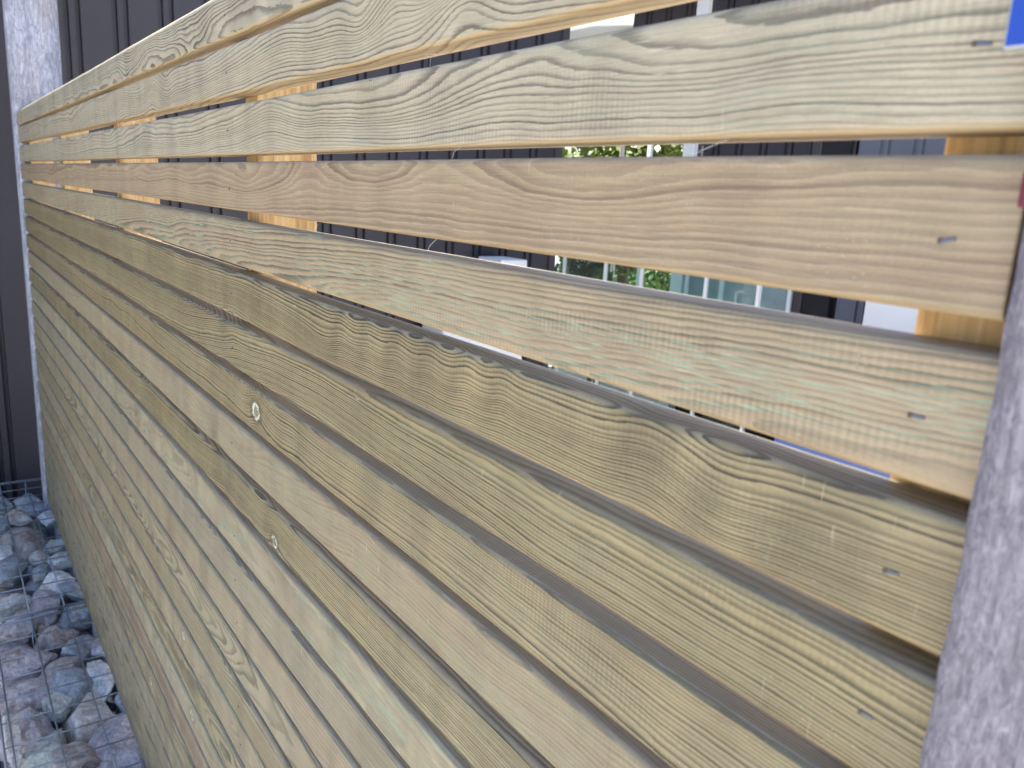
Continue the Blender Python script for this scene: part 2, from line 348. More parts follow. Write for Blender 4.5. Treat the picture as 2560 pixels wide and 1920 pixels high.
# bumps: slat: [(x, z local, sigma x, sigma z, amplitude in metres of radius)]
BUMP = {
 1:[(-1.42,-.060,.08,.03,.007),(-1.75,-.03,.06,.03,-.004),(-1.95,-.03,.06,.03,.005),(-1.1,-.02,.12,.03,-.008),(-.9,-.05,.10,.03,.007)],
 2:[(-.600,-.040,.040,.018,.020),(-.635,-.012,.020,.018,-.007),(-.50,-.0,.10,.02,.010),(-.72,-.012,.03,.02,.012),(-.80,-.02,.025,.02,-.008),(-2.05,-.030,.07,.025,.018),(-1.74,-.03,.035,.03,.016),(-1.62,-.03,.04,.03,-.010),(-1.35,-.01,.07,.03,-.010),(-2.4,-.03,.07,.03,.010),(-2.8,-.04,.07,.03,-.010),(-1.05,-.0,.08,.03,.010)],
 3:[(-1.11,-.03,.05,.04,.005),(-.95,-.03,.05,.04,-.004),(-.76,-.02,.07,.04,-.007),(-.45,.0,.13,.022,.012),(-.30,-.01,.10,.02,-.006),(-1.5,-.01,.09,.03,-.006),(-1.8,-.01,.09,.03,.006),(-2.3,-.02,.15,.03,.005),(-.86,-.03,.03,.03,-.002)],
 4:[(-.62,-.0,.07,.018,.009),(-.75,-.0,.05,.018,-.007),(-.95,-.0,.05,.02,.010),(-1.18,-.01,.04,.02,-.008),(-1.36,-.01,.06,.02,.008),(-.46,-.01,.08,.02,-.006),(-1.6,-.03,.1,.03,.006),(-2.0,-.02,.09,.03,-.007),(-.36,.0,.05,.02,.005)],
 5:[(-.95,-.03,.12,.03,.003),(-.55,-.03,.05,.02,.0015),(-1.64,-.03,.04,.02,.004)],
 6:[(-.905,-.045,.045,.016,-.009),(-.84,-.018,.017,.026,.0042),(-.77,-.018,.016,.026,.0036),(-.705,-.018,.016,.026,.0045),(-.64,-.015,.014,.024,.0042),(-.575,-.014,.013,.024,.0044),(-.52,-.014,.012,.024,.0034),(-.352,-.022,.026,.040,.0078),(-.290,-.03,.02,.04,-.0030),(-1.25,-.06,.05,.02,.006)],
 7:[(-.98,-.04,.26,.09,.026),(-.50,-.066,.09,.018,-.006),(-2.55,-.035,.06,.02,.010),(-.95,-.07,.2,.02,.006),(-1.25,-.02,.03,.02,.005)],
 8:[(-1.147,-.033,.024,.020,.013),(-1.20,-.01,.03,.02,-.006),(-1.05,-.05,.03,.02,-.004),(-2.1,-.03,.06,.03,.008),(-.55,-.05,.2,.02,.006),(-1.6,-.03,.1,.03,-.006)],
 9:[(-1.33,-.055,.05,.02,.012),(-1.66,-.05,.05,.02,.012),(-1.2,-.03,.04,.02,-.008),(-1.47,-.03,.04,.02,-.008),(-.8,-.03,.15,.03,.006),(-2.4,-.03,.06,.03,.010)],
 10:[(-1.074,-.048,.020,.018,.012),(-1.33,-.040,.035,.02,.007),(-1.13,-.01,.04,.02,-.004),(-1.9,-.03,.06,.03,.007),(-2.4,-.02,.06,.03,-.007)],
 11:[(-1.97,-.03,.06,.02,.010),(-1.1,-.04,.1,.02,-.006),(-1.5,-.03,.07,.02,.006)],
 12:[(-1.2,-.03,.08,.02,.004),(-1.9,-.03,.05,.02,.007)],
 13:[(-1.48,-.03,.05,.02,.009),(-1.2,-.03,.07,.02,-.006)],
 14:[(-1.9,-.03,.06,.02,.006)], 16:[(-3.0,-.04,.06,.02,.008),(-1.7,-.03,.1,.02,.006)]}
# figure: darker and paler cross bands where the fibres dive (x, z, sigma x, sigma z, amount)
FIG = {6:[(-.855,-.02,.010,.03,.16),(-.825,-.02,.008,.03,-.08),(-.782,-.02,.009,.03,.14),(-.720,-.02,.009,.03,.16),(-.690,-.02,.008,.03,-.08),(-.652,-.016,.009,.03,.18),(-.590,-.016,.008,.025,.18),(-.565,-.018,.006,.02,-.09),(-.530,-.016,.008,.025,.14),
          (-.368,-.012,.010,.022,.28),(-.345,-.025,.012,.025,.24),(-.325,-.020,.010,.03,-.14),(-.300,-.035,.012,.03,.20),(-.265,-.03,.012,.04,-.10),(-.24,-.03,.012,.04,.10)],
       7:[(-.50,-.03,.02,.03,.08),(-.30,-.03,.02,.03,.08),(-1.3,-.01,.02,.02,.3)], 10:[(-1.36,-.03,.015,.03,.18),(-1.30,-.03,.012,.03,.15),(-1.22,-.03,.012,.03,.12),(-1.11,-.04,.012,.02,.2)],
       8:[(-1.18,-.02,.012,.02,.18),(-1.10,-.04,.012,.02,.15)], 9:[(-1.37,-.05,.012,.02,.3),(-1.5,-.03,.02,.02,-.1)], 19:[(-2.3,-.03,.35,.012,.30),(-1.8,-.03,.15,.010,.2)], 2:[(-1.75,-.03,.012,.04,-.12),(-1.80,-.03,.01,.04,.12)]}
KNOT = {8:[(-1.147,-.033,.0125)], 10:[(-1.074,-.050,.0095)], 11:[(-1.97,-.038,.006)],
        16:[(-1.66,-.02,.009)], 18:[(-1.615,-.026,.012)], 20:[(-2.05,-.03,.010)]}

def slat_columns(x1):
    xs = [x1]; x = x1
    while x > XL:
        d = math.hypot(x, .38); x -= max(.0018, .0048*d); xs.append(max(x, XL))
    return np.array(xs)
SURF = {}
def make_slat(k):
    rng = random.Random(k*71+5)
    zc, dc, sp, wander, drift = RING.get(k, (rng.choice((-.1, -.034, .05)), rng.uniform(.03, .08), rng.uniform(.0034, .005), .005, rng.uniform(-.04, .04)))
    to, bo = OFF.get(k, (0, 0)); top = to*.001 + .0005; bot = -H + bo*.001 - .0006
    x1 = -.157 if k == 4 else XR
    xs = slat_columns(x1)
    r = RAD; rt = .018 if k == 1 else RAD      # the top board's front arris is enlarged to catch a wider sunlit line
    prof = []
    def arc(cy, cz, a0, a1, n=4, r=r):
        for i in range(n+1):
            a = math.radians(a0+(a1-a0)*i/n); prof.append((cy+r*math.cos(a), cz+r*math.sin(a)))
    arc(rt, top-rt, 180, 90, 7 if k == 1 else 4, rt)
    for i in range(1, 4): prof.append((rt+(TH-r-rt)*i/4, top))
    arc(TH-r, top-r, 90, 0)
    for i in range(1, 3): prof.append((TH, top-r+(bot-top+2*r)*i/3))
    arc(TH-r, bot+r, 0, -90)
    for i in range(1, 4): prof.append((TH-r-(TH-2*r)*i/4, bot))
    arc(r, bot+r, -90, -180)
    NF = 16
    for i in range(1, NF): prof.append((0, bot+r+(top-bot-r-rt)*i/NF))
    pr = np.array(prof); npf = len(pr); nx = len(xs)
    X = np.repeat(xs[:, None], npf, 1); Y = np.repeat(pr[None, :, 0], nx, 0); Z = np.repeat(pr[None, :, 1], nx, 0)
    # ring field before warping
    w1 = smooth_noise(rng, [(1.6, .5, wander), (.55, .25, wander*.55), (.22, .10, wander*.22), (.09, .06, wander*.07)])
    zd = Z - zc - w1(X*.6+7, Z*0)*1.2
    yd = Y + dc + w1(X, Z)
    R = np.sqrt(zd**2+yd**2) + drift*(X+1)
    for bx, bz, sx, sz, a in BUMP.get(k, []):
        R = R + a*np.exp(-((X-bx)/sx)**2/2-((Z-bz)/sz)**2/2)
    if k > 10:
        for _ in range(10):
            bx = rng.uniform(-4.4, -.9); R = R + rng.uniform(-.007, .007)*np.exp(-((X-bx)/rng.uniform(.04, .12))**2/2-((Z-rng.uniform(-.06, 0))/.022)**2/2)
    elif True:
        for _ in range(6):
            bx = rng.uniform(-4.4, -2.2); R = R + rng.uniform(-.008, .008)*np.exp(-((X-bx)/rng.uniform(.05, .12))**2/2-((Z-rng.uniform(-.06, 0))/.022)**2/2)
    ring = R/sp
    # ring-width variation
    p1, p2, p3 = (rng.uniform(0, 6.28) for _ in range(3))
    ring = ring + 1.35*np.sin(ring*.27+p1)+.38*np.sin(ring*.71+p2)+.10*np.sin(ring*1.9+p3)
    KN = np.zeros_like(R)
    for bx, bz, s in KNOT.get(k, []):
        d = np.sqrt(((X-bx)/(s*1.35))**2+((Z-bz)/s)**2 + (Y/.02)**2)
        KN = np.maximum(KN, np.clip(1.15-.45*d, 0, 1))
    # gentle real warp
    wz = smooth_noise(rng, [(2.6, 9, .0007), (.8, 9, .00025)]); wy = smooth_noise(rng, [(2.2, 9, .0009)]); ws = smooth_noise(rng, [(.25, .12, .00018), (.08, .05, .00006)])
    Zw = Z + wz(X, X*0) + (-(k-1)*P) + ZT
    Yw = Y + wy(X, X*0) + np.where(Y < .01, ws(X, Z), 0)
    def surf(x, z):
        a, b = np.array([x]), np.array([z]); return float((wy(a, a*0)+ws(a, b))[0])
    SURF[k] = surf
    # waney bites on some arrises
    if k in (6, 7, 9, 10):
        for bx in {6:(-1.27,), 7:(-1.30, -1.02), 9:(-1.36,), 10:(-1.2,)}[k]:
            g = np.exp(-((X-bx)/.035)**2)
            Zw = Zw - np.where((Z < bot+r*1.1) & (Y < .02), -g*.003, 0)
            Zw = Zw - np.where((Z > top-r*1.1) & (Y < .02), g*.0015, 0)
    co = np.stack([X, Yw, Zw], -1).reshape(-1, 3)
    i0 = (np.arange(nx-1)[:, None]*npf+np.arange(npf)[None, :]); j = (np.arange(npf)+1) % npf
    i1 = (np.arange(nx-1)[:, None]*npf+j[None, :])
    quads = np.stack([i0, i0+npf, i1+npf, i1], -1).reshape(-1, 4)
    me = bpy.data.meshes.new('slat')
    nq = len(quads)
    me.vertices.add(len(co)); me.vertices.foreach_set('co', co.astype(np.float32).ravel())
    caps = [list(range(npf)), list(range((nx-1)*npf, nx*npf))[::-1]]
    loops = np.concatenate([quads.ravel(), caps[0], caps[1]]).astype(np.int32)
    me.loops.add(len(loops)); me.loops.foreach_set('vertex_index', loops)
    me.polygons.add(nq+2)
    me.polygons.foreach_set('loop_start', np.concatenate([np.arange(nq)*4, [nq*4, nq*4+npf]]).astype(np.int32))
    sm = np.ones(nq+2, bool); sm[-2:] = False
    me.update(calc_edges=True); me.validate()
    me.polygons.foreach_set('use_smooth', sm)
    FG = np.zeros_like(R)
    for bx, bz, sx, sz, a in FIG.get(k, []):
        sk = (X-bx) - (Z-bz)*.35
        FG = FG + a*np.exp(-(sk/sx)**2/2-((Z-bz)/sz)**2/2)
    for nm, A in (('ring', ring), ('knot', KN), ('fig', FG)):
        at = me.attributes.new(nm, 'FLOAT', 'POINT'); at.data.foreach_set('value', A.astype(np.float32).ravel())
    lk = LOOK.get(k)
    if lk is None:
        lk = (rng.choice((G2, G3, PK)), D3, .6, rng.uniform(0, .6), rng.uniform(0, .4), .4, .4, .9)
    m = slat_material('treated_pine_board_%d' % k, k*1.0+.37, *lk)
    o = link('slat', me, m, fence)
    lab = {4:'short slat with wide pinkish grain bands and a visible end', 5:'slat with green treatment streaks', 6:'slat with a row of rippled dark grain bumps', 8:'slat with a white ringed knot', 2:'slat with swirling contour grain', 10:'slat with dark straight grain and a pale knot', 19:'slat with a reddish brown stain'}
    if k in lab: o['label'] = lab[k]
    return o
for k in range(1, 25):
    sl = make_slat(k)
    nx_ = [-.185, -1.254, -2.32] if k < 9 else [-.185, -1.27]
    for xi in nx_:
        if xi > -.2 and k > 8: continue
        z = ZT-(k-1)*P-.035+random.Random(k*9+int(xi*7)).uniform(-.003, .003); tilt = random.Random(k+xi).uniform(-.25, .1)
        hb = MB(); W, Hh = (.0034, .0010) if xi > -.5 else (.0026, .0009)
        hb.box((-W, -.0004, -Hh), (W, .0012, Hh), .0006, 2)
        h = hb.build('nail', M_NAIL if xi > -.5 else M_HOLE, sl); h.parent = sl; h.matrix_parent_inverse = Matrix()
        sy = SURF[k](xi, z-ZT+(k-1)*P); h.location = (xi, sy-.0004, z); h.rotation_euler = (0, tilt, 0)
        h2 = MB(); h2.box((-W*1.1, -.00025, -Hh*1.2), (-W*.45, .001, Hh*1.2), .0002, 1)
        if xi > -.5:
            q = h2.build('nail_hole', M_HOLE, sl); q.matrix_parent_inverse = Matrix(); q.location = (xi-.001, sy-.0006, z); q.rotation_euler = (0, tilt, 0)
        else: h2.b.free()
for xi in (-.185, -1.254, -2.32, -3.39, -4.45):
    b = MB(); b.box((xi-.029, TH+.0012, ZT-1.90), (xi+.029, TH+.092, ZT-.012), .004, 3)
    b.build('batten', M_BAT, fence, True)

# ------------------------------------------------------------------ posts (old oak sleepers)
def rough_post(name, x0, x1, y0, y1, z0, z1, mat, step, amp, label, seed):
    b = MB(); b.box((x0, y0, z0), (x1, y1, z1))
    bm = b.b
    nz = int((z1-z0)/step)
    for ax, (lo, hi) in enumerate(((x0, x1), (y0, y1))):
        for i in range(1, max(2, int((hi-lo)/step/2))):
            c = [0, 0, 0]; c[ax] = lo+(hi-lo)*i/max(2, int((hi-lo)/step/2)); nrm = [0, 0, 0]; nrm[ax] = 1
            bmesh.ops.bisect_plane(bm, geom=bm.verts[:]+bm.edges[:]+bm.faces[:], plane_co=c, plane_no=nrm)
    for i in range(1, nz):
        bmesh.ops.bisect_plane(bm, geom=bm.verts[:]+bm.edges[:]+bm.faces[:], plane_co=(0, 0, z0+(z1-z0)*i/nz), plane_no=(0, 0, 1))
    cx, cy = (x0+x1)/2, (y0+y1)/2
    for v in bm.verts:
        p = v.co; ex = min(abs(p.x-x0), abs(p.x-x1)) < 1e-4; ey = min(abs(p.y-y0), abs(p.y-y1)) < 1e-4
        q = Vector((p.x*30+seed, p.y*30, p.z*7)); q2 = Vector((p.x*90+seed, p.y*90, p.z*60))
        d = mnoise.noise(q)*amp+mnoise.noise(q2)*amp*.6
        if ex and ey: d -= amp*(1.2+.9*mnoise.noise(Vector((p.z*45+seed, 3, seed))))
        if ex: p.x += d*(1 if p.x > cx else -1)
        if ey: p.y += d*(1 if p.y > cy else -1)
    o = b.build(name, mat, None, True); tag(o, label, 'post')
    return o
rough_post('timber_post', -.1515, .07, -.0125, .17, 0, 2.55, M_POST_R, .006, .0008, 'rough grey weathered timber post at the right edge, covering the slat ends', 3)
rough_post('timber_post', -4.645, -4.530, -.013, .20, 0, 3.3, M_POST_L, .03, .0008, 'tall pale grey weathered timber post standing above the fence at its far left end', 9)

# ------------------------------------------------------------------ sign on the near post
sg = empty('blue_sign', (-.06, -.02, ZT-.10), 'corner of a blue sign with a pale border at the top right', 'sign')
b = MB(); b.box((-.1668, -.0215, ZT-.2008), (.07, -.0185, ZT+.06), .0008, 2); b.build('sign_plate', M_WHITE, sg, False)
b = MB(); b.box((-.1658, -.0222, ZT-.1998), (.066, -.0208, ZT+.056), .0004, 1); b.build('blue_panel', M_BLUE, sg)
b = MB(); b.box((-.1525, -.018, ZT-.260), (-.10, -.0140, ZT-.246), .001, 2)
tag(b.build('red_tag', M_RED), 'sliver of a dark red tag below the blue sign', 'tag')

# ------------------------------------------------------------------ gabion baskets
def basket(x0, x1, label, y0=-.325, y1=.014, zt=ZT-1.916, front=True):
    g = empty('gabion_basket', ((x0+x1)/2, (y0+y1)/2, 0), label, 'gabion', None)
    w = .0027
    t = MB(); f = MB(); d = MB(); rim = MB()
    ny = 3
    ys = [y0+.022, y0+.139, y0+.256]
    for y in ys: t.tube([(x0, y, zt+w), (x1, y, zt+w)], w, 6)
    n = int(round((x1-x0)/.125))
    for i in range(n+1):
        x = x0+(x1-x0)*i/n
        t.tube([(x, y0, zt-w), (x, y1-.004, zt-w)], w*.9, 6)
        f.tube([(x, y0, .01), (x, y0, zt)], w, 6)
    for z in (.02,): f.tube([(x0, y0-w, z), (x1, y0-w, z)], w, 6)
    for x in (x0, x1):
        for y in ys: d.tube([(x, y, .01), (x, y, zt)], w, 6)
        d.tube([(x, y0, .02), (x, y1-.004, .02)], w, 6)
        d.build('wire_end', M_STEEL, g, True); d = MB()
        rim.tube([(x, y0, zt+.004), (x, y1-.004, zt+.004)], .0030, 8)
    for y in (y0, y1-.006): rim.tube([(x0, y, zt+.002), (x1, y, zt+.002)], .0028, 8)
    t.build('wire_lid', M_STEEL, g, True); f.build('wire_front', M_STEEL, g, True); d.b.free(); rim.build('edge_wire', M_STEEL, g, True)
    return g
fk = MB(); fk.box((-4.52, .018, 0), (-.16, .13, ZT-1.925), .006)  # unseen strip added to stop sun leaking between the stones
tag(fk.build('sun_blocker', M_RENDER), 'added unseen strip blocking sun under the fence, behind the gabion stones', 'sun_blocker')
basket(-3.272, -1.72, 'nearer wire mesh gabion basket of large mauve and cream stones along the fence foot')
basket(-4.90, -3.315, 'farther wire mesh gabion basket running up to the foot of the dark wall')

def stone_mat(name, a, b, vein, vamt, warm):
    n = NT(name)
    oi = n.t.nodes.new('ShaderNodeObjectInfo')
    vm = n.t.nodes.new('ShaderNodeVectorMath'); vm.operation = 'ADD'
    n.put(vm.inputs[0], n.tc)
    cb = n.t.nodes.new('ShaderNodeCombineXYZ'); rv = n.math('MULTIPLY', oi.outputs['Random'], 37.0)
    for i in range(3): n.put(cb.inputs[i], rv)
    n.t.links.new(cb.outputs[0], vm.inputs[1]); v = vm.outputs[0]
    f = n.noise((9, 9, 9), (0, 0, 0), 6, .65, .4, v)
    f2 = n.noise((30, 30, 30), (0, 0, 0), 5, .7, .8, v)
    vn = n.noise((12, 12, 12), (4, 4, 4), 5, .6, 1.4, v)
    c = n.mix(n.ramp(f, [(.35, 0), (.65, 1)]), a, b)
    c = n.mix(n.ramp(n.noise((6, 6, 6), (7, 1, 2), 4, .6, .3, v), [(.54, 0), (.68, .8)]), c, warm)
    c = n.mix(n.math('MULTIPLY', n.ramp(n.math('ABSOLUTE', n.math('SUBTRACT', vn, .5)), [(.0, 1), (.035, 0)]), vamt), c, vein)
    c = n.mix(n.math('MULTIPLY', n.ramp(f2, [(.52, 0), (.62, 1)]), vamt*.8), c, vein)
    c = n.mix(1.0, c, n.ramp(n.noise((60, 60, 60), (0, 0, 0), 5, .75, 0, v), [(.32, .62), (.68, 1.25)]), 'MULTIPLY')
    c = n.mix(n.ramp(n.noise((24, 24, 24), (9, 2, 5), 5, .7, .6, v), [(.40, .55), (.50, 0)]), c, tuple(q*.45 for q in a))
    return n.fin(c, .55, n.bump(n.math('ADD', f2, n.noise((140, 140, 140), (0, 0, 0), 3, .7, 0, v)), .7, .006), .35)
SM = {
 'cream': stone_mat('cream_limestone', (.62, .59, .58), (.76, .73, .71), (.75, .75, .74), .5, (.38, .27, .20)),
 'mauve': stone_mat('mauve_limestone', (.38, .355, .41), (.55, .52, .57), (.62, .60, .62), .75, (.30, .20, .17)),
 'slate': stone_mat('slate_blue_limestone', (.29, .34, .41), (.45, .50, .57), (.48, .52, .56), .45, (.20, .18, .19)),
 'pale': stone_mat('pale_grey_limestone', (.60, .64, .69), (.76, .78, .80), (.80, .80, .80), .6, (.36, .32, .30)),
 'green': stone_mat('green_grey_limestone', (.42, .47, .47), (.58, .62, .61), (.55, .58, .55), .5, (.30, .26, .20)),
 'brown': stone_mat('brown_grey_limestone', (.34, .31, .31), (.48, .44, .43), (.50, .46, .44), .5, (.30, .18, .12))}
ADJ = {'cream':'cream', 'mauve':'mauve grey', 'slate':'slate blue', 'pale':'pale grey', 'green':'greenish grey', 'brown':'brownish grey'}
# x, y, length along the fence, width across, kind
ST = [
 (-2.607,-.088,.215,.175,'cream','large rounded cream stone with a rusty edge, lying against the fence foot'),
 (-2.405,-.015,.25,.16,'mauve','big smooth purple grey stone under the fence edge, nearest of all'),
 (-2.500,-.225,.20,.165,'green','angular faceted greenish grey stone at the bottom left of the view'),
 (-2.681,-.252,.20,.15,'mauve','mottled mauve stone with white crusts, just behind the faceted greenish stone'),
 (-2.870,-.225,.165,.19,'mauve','wide mauve stone crossed by white veins, in the middle of the nearer basket'),
 (-2.790,-.105,.17,.115,'slate','blue stone splashed with white, behind the large cream stone'),
 (-2.815,-.010,.19,.095,'pale','pale blue white stone touching the fence behind the large cream stone'),
 (-2.945,-.114,.11,.125,'brown','thin dark brownish stone with a pale rim in the middle of the nearer basket'),
 (-3.085,-.230,.21,.155,'mauve','big pinkish mauve stone with white blotches just in front of the doubled edge wires'),
 (-3.085,-.045,.19,.13,'slate','large slate blue block against the fence in front of the doubled edge wires'),
 (-3.180,-.130,.11,.075,'brown','small brown grey wedge stone directly in front of the doubled edge wires'),
 (-2.965,.012,.11,.06,'mauve','small purple stone tucked under the fence between the slate block and the blue white stone'),
 (-3.369,-.225,.17,.135,'mauve','flat grey mauve stone just behind the doubled edge wires on the open side'),
 (-3.345,-.020,.17,.105,'slate','blue grey stone against the fence just behind the doubled edge wires'),
 (-3.480,-.121,.17,.125,'mauve','grey pink stone with small white sparkles behind the doubled edge wires'),
 (-3.520,-.245,.14,.105,'pale','light mauve stone at the open side of the farther basket, second from the edge wires'),
 (-3.520,-.012,.15,.085,'slate','narrow blue stone under the fence, second behind the doubled edge wires'),
 (-3.670,-.060,.18,.145,'pale','bright blue white stone near the fence in the farther basket'),
 (-3.840,-.020,.13,.10,'pale','small bright white stone against the fence behind the bright blue white stone'),
 (-3.960,-.105,.14,.08,'cream','small pale cream stone in the middle of the farther basket'),
 (-3.900,-.205,.24,.13,'slate','large dark slate blue boulder in the middle of the farther basket'),
 (-3.790,-.275,.12,.06,'pale','white edged stone at the open side beside the dark slate boulder'),
 (-4.215,-.125,.26,.20,'brown','big brownish stone in the far half of the farther basket'),
 (-4.055,-.010,.17,.09,'green','greenish grey stone against the fence beside the big brownish stone'),
 (-4.430,-.230,.28,.09,'slate','long grey blue stone at the open side near the far end'),
 (-4.490,-.125,.17,.11,'cream','pinkish cream stone near the far end of the farther basket'),
 (-4.420,-.010,.18,.08,'pale','pale stone under the fence near the far end'),
 (-4.720,-.060,.22,.15,'slate','flat blue grey stone at the very far end beside the left post'),
 (-4.740,-.200,.22,.10,'slate','rounded grey stone at the far end corner away from the fence'),
 (-3.800,-.110,.11,.075,'slate','small blue stone wedged between the bright and the dark stones of the farther basket'),
 (-3.655,-.285,.10,.045,'brown','small rusty brown stone at the open side of the farther basket'),
 (-4.100,-.255,.14,.10,'pale','pale edged stone at the open side in front of the long grey blue stone'),
 (-2.395,-.165,.13,.10,'brown','dark stone with a plum red patch between the faceted and the purple grey stones'),
 (-2.620,.020,.10,.06,'slate','small blue stone under the fence beside the large cream stone'),
 (-2.560,-.305,.20,.045,'cream','tall pale stone pressed against the outer mesh near the bottom left corner'),
 (-2.705,-.165,.13,.08,'green','small green grey stone filling the gap behind the large cream stone'),
]
def stone(x, y, l, wd, kind, label, idx, zc=None, group=None, hgt=None):
    rng = random.Random(idx*17+3)
    bm = bmesh.new(); bmesh.ops.create_icosphere(bm, subdivisions=5, radius=1)
    pl = []
    for _ in range(13):
        v = Vector((rng.gauss(0, 1), rng.gauss(0, 1), rng.gauss(0, .9))).normalized(); pl.append((v, rng.uniform(.55, .92)))
    off = Vector((idx*3.1, idx*1.7, 0))
    for v in bm.verts:
        d = v.co.normalized(); rmin = 1.25
        for nrm, h in pl:
            c = d.dot(nrm)
            if c > .12:
                q = h/c
                if q < rmin: rmin = q
        rmin *= 1+.04*mnoise.noise(d*2.2+off)+.045*mnoise.noise(d*5+off)+.035*abs(mnoise.noise(d*12+off))+.014*mnoise.noise(d*30+off)
        v.co = d*rmin
    h = hgt or min(l, wd)*rng.uniform(.75, .95)
    rot = rng.uniform(-.25, .25)
    ca, sa = math.cos(rot), math.sin(rot)
    mx = max(v.co.z for v in bm.verts)
    for v in bm.verts:
        a, b_, c_ = v.co.x*l*.59, v.co.y*wd*.59, v.co.z*h*.5
        v.co = (a*ca-b_*sa, a*sa+b_*ca, c_)
    top = max(v.co.z for v in bm.verts)
    me = bpy.data.meshes.new('stone'); bm.to_mesh(me); bm.free()
    me.polygons.foreach_set('use_smooth', [True]*len(me.polygons))
    o = link('stone', me, SM[kind]); zz = ZT-1.924-top-rng.uniform(0, .015) if zc is None else zc
    o.location = (x, y, zz)
    tag(o, label, 'stone', group or 'stones in the gabion baskets')
for i, s_ in enumerate(ST): stone(*s_, i)
rng = random.Random(8)
# the layer below, showing dark through the gaps
i = 100
for x in np.arange(-4.8, -1.75, .155):
    for y in (-.25, -.09):
        kd = rng.choice(('slate', 'mauve', 'brown', 'green'))
        under = x > -2.25
        if under: lab = 'stone of the basket hidden under or behind the fence foot'
        else: lab = 'stone of the lower layer, seen only through gaps between the top stones of the baskets'
        z = ZT-1.924-(.075 if (under and y > 0) or x > -2.25 else .15)
        stone(x+rng.uniform(-.02, .02), y+rng.uniform(-.015, .015), .17, .16, kd, lab, i, z, 'lower stones in the gabion baskets', .13); i += 1
        if z > ZT-2.05:
            pass

# ------------------------------------------------------------------ dark clad building at the far end of the fence
def cladding(mb, x, ya, yb, z0, z1, pitch=.235, face=+1, phase=0.0, depth=.028, axis='y'):
    """ribbed sheet in the plane x (axis='y': runs along y) or in the plane y (axis='x')"""
    prof = []; s = ya+phase-pitch
    while s < yb+pitch:
        for u, d in ((0, 0), (.150, 0), (.154, -depth), (.176, -depth), (.180, -.004), (.208, -.004), (.212, -depth), (.231, -depth)):
            prof.append((s+u, d))
        s += pitch
    prof = [(u, d) for u, d in prof if ya <= u <= yb]; prof = [(ya, 0)]+prof+[(yb, 0)]
    fr = []
    for u, d in prof:
        for z in (z0, z1):
            p = (x+face*d, u, z) if axis == 'y' else (u, x+face*d, z)
            fr.append(mb.b.verts.new(p))
    for a in range(0, len(fr)-2, 2): mb.b.faces.new((fr[a], fr[a+2], fr[a+3], fr[a+1]))
WX = -5.10
bd = empty('clad_building', (-7, 0, 0), 'dark slate building with vertical ribbed metal cladding standing beyond the left post', 'building')
b = MB(); cladding(b, WX, -6, 3.60, .0, 4.2, phase=.106+.16)
b.build('wall_cladding', M_CLAD, bd)
b = MB(); b.box((-11, -5.99, .01), (WX-.032, 3.59, 4.19)); b.build('wall', M_CLAD, bd)
b = MB(); b.box((-11.2, -6.2, 4.2), (WX+.15, 3.75, 4.34), .01); b.build('roof', M_CLAD2, bd)
b = MB(); b.box((WX+.001, -6, .0), (WX+.02, 3.60, .12), .003); b.build('base_trim', M_CLAD2, bd)
b = MB(); b.box((WX-.03, 3.601, 0), (WX+.012, 3.66, 4.19), .003); b.build('corner_trim', M_CLAD2, bd)
b = MB(); b.box((-5.0, 2.42, 0), (-4.70, 3.10, ZT-1.02), .012, 2); b.box((-5.0, 2.87, ZT-1.018), (-4.70, 3.10, ZT-.70), .01, 2)
tag(b.build('planter_wall', M_RENDER), 'low pale rendered wall with a step, before the dark building', 'low wall')

# shed parallel to the fence
BY = 4.9
sh = empty('dark_shed', (-2, 6, 0), 'dark ribbed metal shed behind the fence with a black doorway and a white corner strip', 'shed')
b = MB(); cladding(b, BY, -4.85, -3.40, ZT-.55, 3.7, pitch=.235, face=-1, axis='x'); cladding(b, BY, -3.62+.0, -3.621+.001, 0, .1, axis='x', face=-1) if False else None
b.build('wall_cladding', M_CLAD, sh)
b = MB(); cladding(b, BY, -3.38, 3.5, 0.0, 3.7, pitch=.235, face=-1, axis='x', depth=.02); b.build('wall_cladding', M_CLAD3, sh)
b = MB(); b.box((-4.84, BY+.035, 0), (3.5, 9, 3.69)); b.build('wall', M_BLACK, sh)
b = MB(); b.box((-5.9, BY-.2, 3.7), (3.7, 9.2, 3.84), .01); b.build('roof', M_CLAD2, sh)
b = MB(); cladding(b, BY, -5.76, -4.99, 3.12, 3.69, face=-1, axis='x'); b.box((-5.76, BY+.034, 3.12), (-4.99, 6.5, 3.69)); b.build('eave', M_CLAD2, sh)
b = MB(); b.box((-4.97, BY-.05, 0), (-4.85, BY+.05, 3.69), .006); b.build('corner_strip', M_WHITEP, sh)
dr = MB(); dr.box((-3.64, BY-.036, 0), (-3.42, BY-.004, ZT+.6)); d_ = dr.build('door', M_BLACK, sh)
b = MB(); b.box((-3.72, BY-.045, 0), (-3.645, BY-.002, ZT+.65), .004); b.build('door_frame', M_CLAD2, sh)
wn_ = MB(); wn_.box((-4.84, BY-.01, ZT-1.7), (-3.73, BY+.012, ZT-.555)); wg = wn_.build('window', M_WIN_REFL, sh)
b = MB()
for x in (-4.80, -4.42, -4.05, -3.76): b.box((x-.018, BY-.035, ZT-1.7), (x+.018, BY-.012, ZT-.555), .003)
b.box((-4.84, BY-.0345, ZT-1.74), (-3.73, BY-.0115, ZT-1.702), .003)
f_ = b.build('window_frame', M_WHITEP, wg); f_.matrix_parent_inverse = Matrix.Identity(4)

